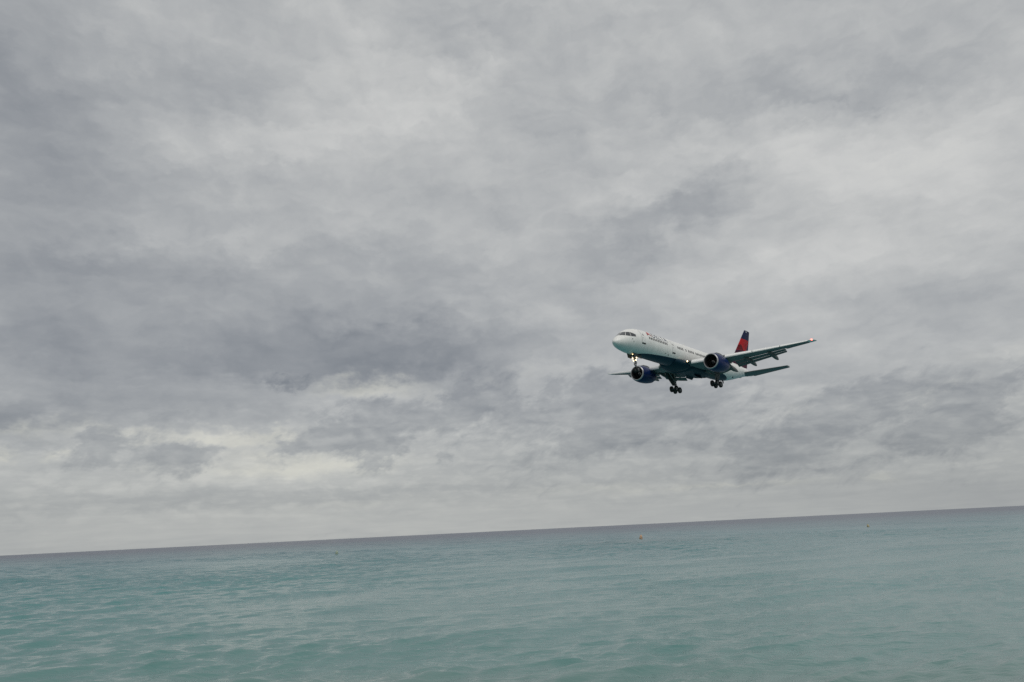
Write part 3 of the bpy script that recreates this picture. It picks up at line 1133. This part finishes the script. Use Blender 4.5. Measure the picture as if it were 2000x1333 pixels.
def build_engine(s):
    cx, cy, cz = 16.62, s * 6.5, -2.08
    nac = revolve('engine_nacelle', [(.17, 1.225), (.5, 1.31), (1.0, 1.375), (1.6, 1.40), (2.3, 1.38), (3.0, 1.32), (3.7, 1.21), (4.25, 1.09), (4.25, 1.05), (3.6, 1.08)], cx, cy, cz, M['blue'], jet)
    revolve('inlet_lip', [(.168, 1.228), (.06, 1.185), (.012, 1.14), (0, 1.10), (.015, 1.065), (.07, 1.04), (.20, 1.025)], cx, cy, cz, M['lip'], nac)
    revolve('inlet_duct', [(.20, 1.024), (.6, 1.035), (1.15, 1.05)], cx, cy, cz, M['duct'], nac)
    revolve('fan_disc', [(1.16, 1.05), (1.165, 0.02)], cx, cy, cz, M['dark'], nac, close_end=True)
    V, F = [], []
    for k in range(30):
        a = 2 * math.pi * k / 30
        b0 = len(V)
        for (r_, da, dx) in ((.32, -.10, -.10), (.32, .12, .02), (1.03, .06, .0), (1.03, -.03, -.16)):
            V.append(v(cx + 1.12 + dx, cy + r_ * math.sin(a + da), cz + r_ * math.cos(a + da)))
        F.append((b0, b0 + 1, b0 + 2, b0 + 3))
    mesh_obj('fan_blades', V, F, M['blade'], nac, smooth=False)
    sp = revolve('spinner', [(.55, .01), (.62, .10), (.78, .22), (1.0, .33), (1.14, .36)], cx, cy, cz, M['spin'], nac, n=24, close_start=True)
    V = []
    for i in range(14):
        t = i / 13
        a = -0.3 + 2.6 * t
        for dr in (-.035, .035):
            r_ = .06 + .26 * t + dr
            xx = np.interp(r_, [.01, .10, .22, .33, .36], [.55, .62, .78, 1.0, 1.14]) - .02
            V.append(v(cx + xx, cy + r_ * math.sin(a), cz + r_ * math.cos(a)))
    mesh_obj('spinner_swirl', V, [(2 * i, 2 * i + 1, 2 * i + 3, 2 * i + 2) for i in range(13)], M['mark'], sp)
    revolve('core_cowl', [(3.4, .80), (4.2, .78), (5.0, .66), (5.7, .50), (5.7, .46), (5.2, .48)], cx, cy, cz - .02, M['hot'], nac, n=36)
    revolve('exhaust_cone', [(5.0, .36), (5.7, .30), (6.2, .16), (6.45, .02)], cx, cy, cz - .02, M['hot'], nac, n=24, close_end=True)
    # pylon
    V = []
    for (x, zt_, zb_, hw) in ((1.2, 1.36, 1.2, .05), (1.9, 1.60, 1.1, .20), (3.0, 1.62, .8, .24), (4.2, 1.45, .6, .24), (5.6, 1.25, .55, .22), (7.4, 1.1, .75, .10)):
        V += [v(cx + x, cy - hw, cz + zt_), v(cx + x, cy + hw, cz + zt_), v(cx + x, cy + hw, cz + zb_), v(cx + x, cy - hw, cz + zb_)]
    mesh_obj('pylon', V, tube_faces(6, 4, True, True), M['wing'], nac, smooth=False)
    return nac


for s in (1, -1):
    build_engine(s)


# ---- tail
def build_fin():
    def sec(z, x0, x1, t):
        us = [0, .01, .04, .1, .2, .35, .5, .64]
        up = [(x0 + (x1 - x0) * u, (x1 - x0) * foil(u, t, 0)[0]) for u in us]
        return [v(x, y, z) for x, y in up[::-1]] + [v(x, -y, z) for x, y in up[1:]]

    def edges(z):
        return 38.0 + (z - 1.95) * (45.26 - 38.0) / 7.42, 44.95 + (z - 1.95) * (47.45 - 44.95) / 7.42
    V, zs = [], [1.5, 1.95, 3, 4.5, 6, 7.5, 9.0, 9.37]
    for z in zs:
        a, b2 = edges(z)
        V += sec(z, a, b2, 0.10)
    fin = mesh_obj('vertical_stabilizer', V, tube_faces(len(zs), 15, True, True), M['fin'], jet, sharp=50)
    V, zs = [], [1.95, 3, 4.5, 6, 7.5, 9.0, 9.36]
    for z in zs:
        a, b2 = edges(z)
        c = b2 - a
        hw = c * foil(.645, .10, 0)[0]
        V += [v(a + .650 * c, hw, z), v(a + .82 * c, hw * .55, z), v(b2, .012, z), v(b2, -.012, z), v(a + .82 * c, -hw * .55, z), v(a + .650 * c, -hw, z)]
    mesh_obj('rudder', V, tube_faces(len(zs), 6, True, True), M['fin'], fin, sharp=50)
    # small fillet where the fin meets the body
    V = []
    for x, h, w in ((34.6, 2.0, .02), (36.2, 2.10, .10), (37.6, 2.30, .18), (38.6, 2.35, .16), (39.5, 2.1, .10), (40.5, 1.95, .04)):
        V += [v(x, -w * 1.4, 1.35), v(x, -w * .6, h - .25), v(x, 0, h), v(x, w * .6, h - .25), v(x, w * 1.4, 1.35)]
    mesh_obj('dorsal_fillet', V, tube_faces(6, 5, True, True), M['white'], fin)


build_fin()


def build_stab(s):
    def edges(y):
        t = (y - 0.6) / 7.0
        return 40.6 + t * (44.6 - 40.6), 45.15 + t * (46.45 - 45.15), 0.42 + t * 0.95

    def st(y):
        a, b2, z = edges(y)
        c = (b2 - a)
        us = [0, .01, .04, .1, .22, .4, .55, .68]
        up = [v(a + c * u, s * y, z + c * foil(u, .10, 0)[0] - c * u * .02) for u in us]
        lo = [v(a + c * u, s * y, z - c * foil(u, .10, 0)[0] - c * u * .02) for u in us]
        return up[::-1] + lo[1:]
    o = loft('horizontal_stabilizer', [.5, 2, 4, 6, 7.3, 7.62], st, M['wing'], jet, s)

    def el(y):
        a, b2, z = edges(y)
        c = b2 - a
        h = c * foil(.685, .10, 0)[0]
        return [v(a + c * u, s * y, z + g - c * u * .02) for u, g in ((.69, h), (.85, h * .5), (1.0, .01), (1.0, -.01), (.85, -h * .5), (.69, -h))]
    loft('elevator', [1.3, 4, 7.45], el, M['flap'], o, s)


for s in (1, -1):
    build_stab(s)


# ---- landing gear
def rod(name, a, b2, r0, r1, mat, parent, n=12):
    a, b2 = Vector(a), Vector(b2)
    d = (b2 - a).normalized()
    u = d.orthogonal().normalized()
    w = d.cross(u)
    V = []
    for p, r_ in ((a, r0), (b2, r1)):
        for j in range(n):
            an = 2 * math.pi * j / n
            V.append(p + u * (r_ * math.cos(an)) + w * (r_ * math.sin(an)))
    return mesh_obj(name, V, tube_faces(2, n, True, True), mat, parent, sharp=40)


def slab(name, pts, thick, axis, mat, parent):
    """flat door panel: outline points, thickened along one axis"""
    V = []
    for k in (-.5, .5):
        for p in pts:
            q = list(p)
            q[axis] += k * thick
            V.append(v(*q))
    n = len(pts)
    F = [tuple(range(n)), tuple(range(2 * n - 1, n - 1, -1))] + [(i, (i + 1) % n, n + (i + 1) % n, n + i) for i in range(n)]
    return mesh_obj(name, V, F, mat, parent, smooth=False)


def wheel_mesh(R, hw):
    prof = [(-hw * .55, R * .50), (-hw * .80, R * .58), (-hw, R * .78), (-hw * .86, R * .93), (-hw * .45, R), (hw * .45, R), (hw * .86, R * .93), (hw, R * .78), (hw * .80, R * .58), (hw * .55, R * .50)]
    n = 26
    V = [(r_ * math.sin(2 * math.pi * j / n), y, r_ * math.cos(2 * math.pi * j / n)) for y, r_ in prof for j in range(n)]
    F = tube_faces(len(prof), n)
    tyre = (V, F)
    rp = [(-hw * .35, .02), (-hw * .50, R * .20), (-hw * .30, R * .30), (-hw * .62, R * .51), (hw * .62, R * .51), (hw * .30, R * .30), (hw * .50, R * .20), (hw * .35, .02)]
    V2 = [(r_ * math.sin(2 * math.pi * j / n), y, r_ * math.cos(2 * math.pi * j / n)) for y, r_ in rp for j in range(n)]
    return tyre, (V2, tube_faces(len(rp), n, True, True))


def wheel(R, hw, pos, parent, cache={}):
    key = (R, hw)
    if key not in cache:
        (V, F), (V2, F2) = wheel_mesh(R, hw)
        a = mesh_obj('wheel', V, F, M['tyre'], parent)
        b2 = mesh_obj('rim', V2, F2, M['rim'], a)
        cache[key] = (a.data, b2.data)
    else:
        a = link(bpy.data.objects.new('wheel', cache[key][0]), parent)
        b2 = link(bpy.data.objects.new('rim', cache[key][1]), a)
    a.location = v(*pos)
    return a


def main_gear(s):
    y = s * 3.66
    zx = -4.24
    strut = rod('main_gear', v(23.75, y - s * .05, -1.3), v(24.03, y, -3.15), .22, .19, M['gear'], jet)
    rod('piston', v(23.98, y, -3.0), v(24.05, y, zx), .12, .12, M['gear'], strut)
    tilt = rad(7)
    rod('bogie_beam', v(24.05 - .75 * math.cos(tilt), y, zx + .75 * math.sin(tilt)), v(24.05 + .75 * math.cos(tilt), y, zx - .75 * math.sin(tilt)), .11, .11, M['gear'], strut)
    for k in (-1, 1):
        ax, az_ = 24.05 + k * .57 * math.cos(tilt), zx - k * .57 * math.sin(tilt)
        rod('axle', v(ax, y - .5, az_), v(ax, y + .5, az_), .07, .07, M['gear'], strut)
        for q in (-1, 1):
            wheel(.51, .185, (ax, y + q * .43, az_), strut)
    rod('side_brace', v(23.6, y - s * 1.9, -1.95), v(23.95, y, -2.9), .09, .08, M['gear'], strut)
    rod('drag_brace', v(22.3, y + s * .1, -1.6), v(23.9, y, -2.95), .09, .08, M['gear'], strut)
    rod('torque_link', v(24.28, y, -3.1), v(24.5, y, -3.6), .07, .05, M['gear'], strut, 8)
    rod('torque_link', v(24.5, y, -3.6), v(24.2, y, -4.1), .05, .07, M['gear'], strut, 8)
    slab('gear_door', [(21.3, y + s * .42, -1.45), (25.0, y + s * .42, -1.5), (24.8, y + s * .42, -2.3), (24.4, y + s * .36, -3.5), (23.7, y + s * .36, -3.55), (22.5, y + s * .42, -2.6)], .05, 1, M['door'], strut)
    slab('inner_gear_door', [(22.3, s * .65, -2.42), (24.9, s * .65, -2.42), (24.7, s * .9, -2.9), (22.6, s * .9, -2.85)], .04, 1, M['belly'], strut)


for s in (1, -1):
    main_gear(s)

ng = rod('nose_gear', v(5.45, 0, -1.85), v(5.72, 0, -3.25), .15, .13, M['gear'], jet)
rod('piston', v(5.70, 0, -3.1), v(5.85, 0, -4.08), .085, .085, M['rim'], ng)
rod('axle', v(5.85, -.30, -4.08), v(5.85, .30, -4.08), .06, .06, M['gear'], ng)
for q in (-1, 1):
    wheel(.395, .13, (5.85, q * .26, -4.08), ng)
rod('drag_brace', v(4.5, 0, -1.9), v(5.6, 0, -2.75), .08, .07, M['gear'], ng)
rod('torque_link', v(5.62, 0, -3.1), v(5.25, 0, -3.38), .10, .08, M['gear'], ng, 8)
rod('torque_link', v(5.25, 0, -3.38), v(5.72, 0, -3.72), .07, .09, M['gear'], ng, 8)
rod('steering_unit', v(5.60, -.22, -3.15), v(5.60, .22, -3.15), .11, .11, M['gear'], ng, 10)
rod('lamp_bracket', v(5.55, -.42, -2.46), v(5.55, .42, -2.46), .06, .06, M['gear'], ng, 8)
rod('lamp_bracket', v(5.58, -.30, -2.78), v(5.58, .30, -2.78), .06, .06, M['gear'], ng, 8)
for q in (-1, 1):
    slab('nose_gear_door', [(4.2, q * .50, -1.88), (5.6, q * .50, -1.92), (5.55, q * .58, -2.45), (4.55, q * .58, -2.42)], .04, 1, M['door'], ng)
    slab('nose_gear_door', [(5.75, q * .46, -1.92), (6.6, q * .46, -1.95), (6.5, q * .54, -2.45), (5.85, q * .54, -2.45)], .04, 1, M['door'], ng)
for (x, y, z, r_, mm) in ((5.45, -.34, -2.44, .085, 'lamp'), (5.45, .34, -2.40, .09, 'lamp'), (5.45, -.20, -2.78, .085, 'lamp'), (5.45, .24, -2.74, .09, 'lamp'), (4.75, .12, -1.95, .10, 'gear_glow')):  # four lamps on the strut, then a dimmer glowing disc at the gear root
    hb = revolve('landing_lamp', [(0, .015), (.004, r_), (.03, r_ + .01)], x - .04, y, z, M[mm], ng, n=16, close_start=True)
    revolve('lamp_housing', [(.03, r_ + .012), (.05, r_ + .03), (.14, r_ * .8), (.20, .03)], x - .04, y, z, M['dark'], hb, n=16, close_end=True)

# ---- antennas
for (x, zt_, h, up) in ((9.0, 1.98, .42, 1), (20.5, 2.0, .42, 1), (34.0, -1.80, .45, -1)):
    slab('blade_antenna', [(x, 0, zt_ - .03 * up), (x + .55, 0, zt_ - .03 * up), (x + .60, 0, zt_ + h * up), (x + .38, 0, zt_ + h * up)], .05, 1, M['white'] if up > 0 else M['dark'], fuselage)


# ---------------------------------------------------------------- mooring buoys
def buoy(loc, colour, size, lean, label, stripe):
    root = bpy.data.objects.new('marker_buoy', None)
    link(root)
    root.location = loc
    root.rotation_euler = lean
    tag(root, label, 'buoy', 'marker buoys off the beach')
    paint = material('buoy_paint', colour, 0.55, noise=0.2, nscale=6)
    band = material('buoy_band', stripe, 0.6, noise=0.2, nscale=8)
    n = 20

    def rev(name, prof, mat):
        V = [(r_ * math.sin(2 * math.pi * j / n) * size, r_ * math.cos(2 * math.pi * j / n) * size, z * size) for z, r_ in prof for j in range(n)]
        return mesh_obj(name, V, tube_faces(len(prof), n, True, True), mat, root, sharp=35)
    rev('float', [(-.35, .16), (-.25, .34), (0, .42), (.14, .42), (.20, .38)], paint)
    rev('collar', [(.19, .40), (.20, .44), (.27, .44), (.28, .38)], band)
    rev('body', [(.275, .33), (.45, .34), (.68, .30), (.86, .20), (.93, .10)], paint)
    rev('lifting_eye', [(.925, .06), (.98, .09), (1.05, .08), (1.10, .03)], band)
    return root


buoy((23.7, 160.6, 0.0), (0.58, 0.37, 0.23), 0.80, (0.06, 0.10, 0.3), 'faded orange buoy floating below the aircraft nose wheel', (0.38, 0.30, 0.22))
buoy((72.1, 167.7, 0.0), (0.44, 0.37, 0.20), 0.62, (-0.10, 0.12, 1.1), 'small yellowish buoy nearest the right edge of the sea', (0.14, 0.12, 0.06))
buoy((-35.8, 155.7, -0.05), (0.34, 0.40, 0.31), 0.75, (0.05, -0.12, 2.0), 'pale yellow green buoy left of centre, barely visible on the water', (0.30, 0.34, 0.27))
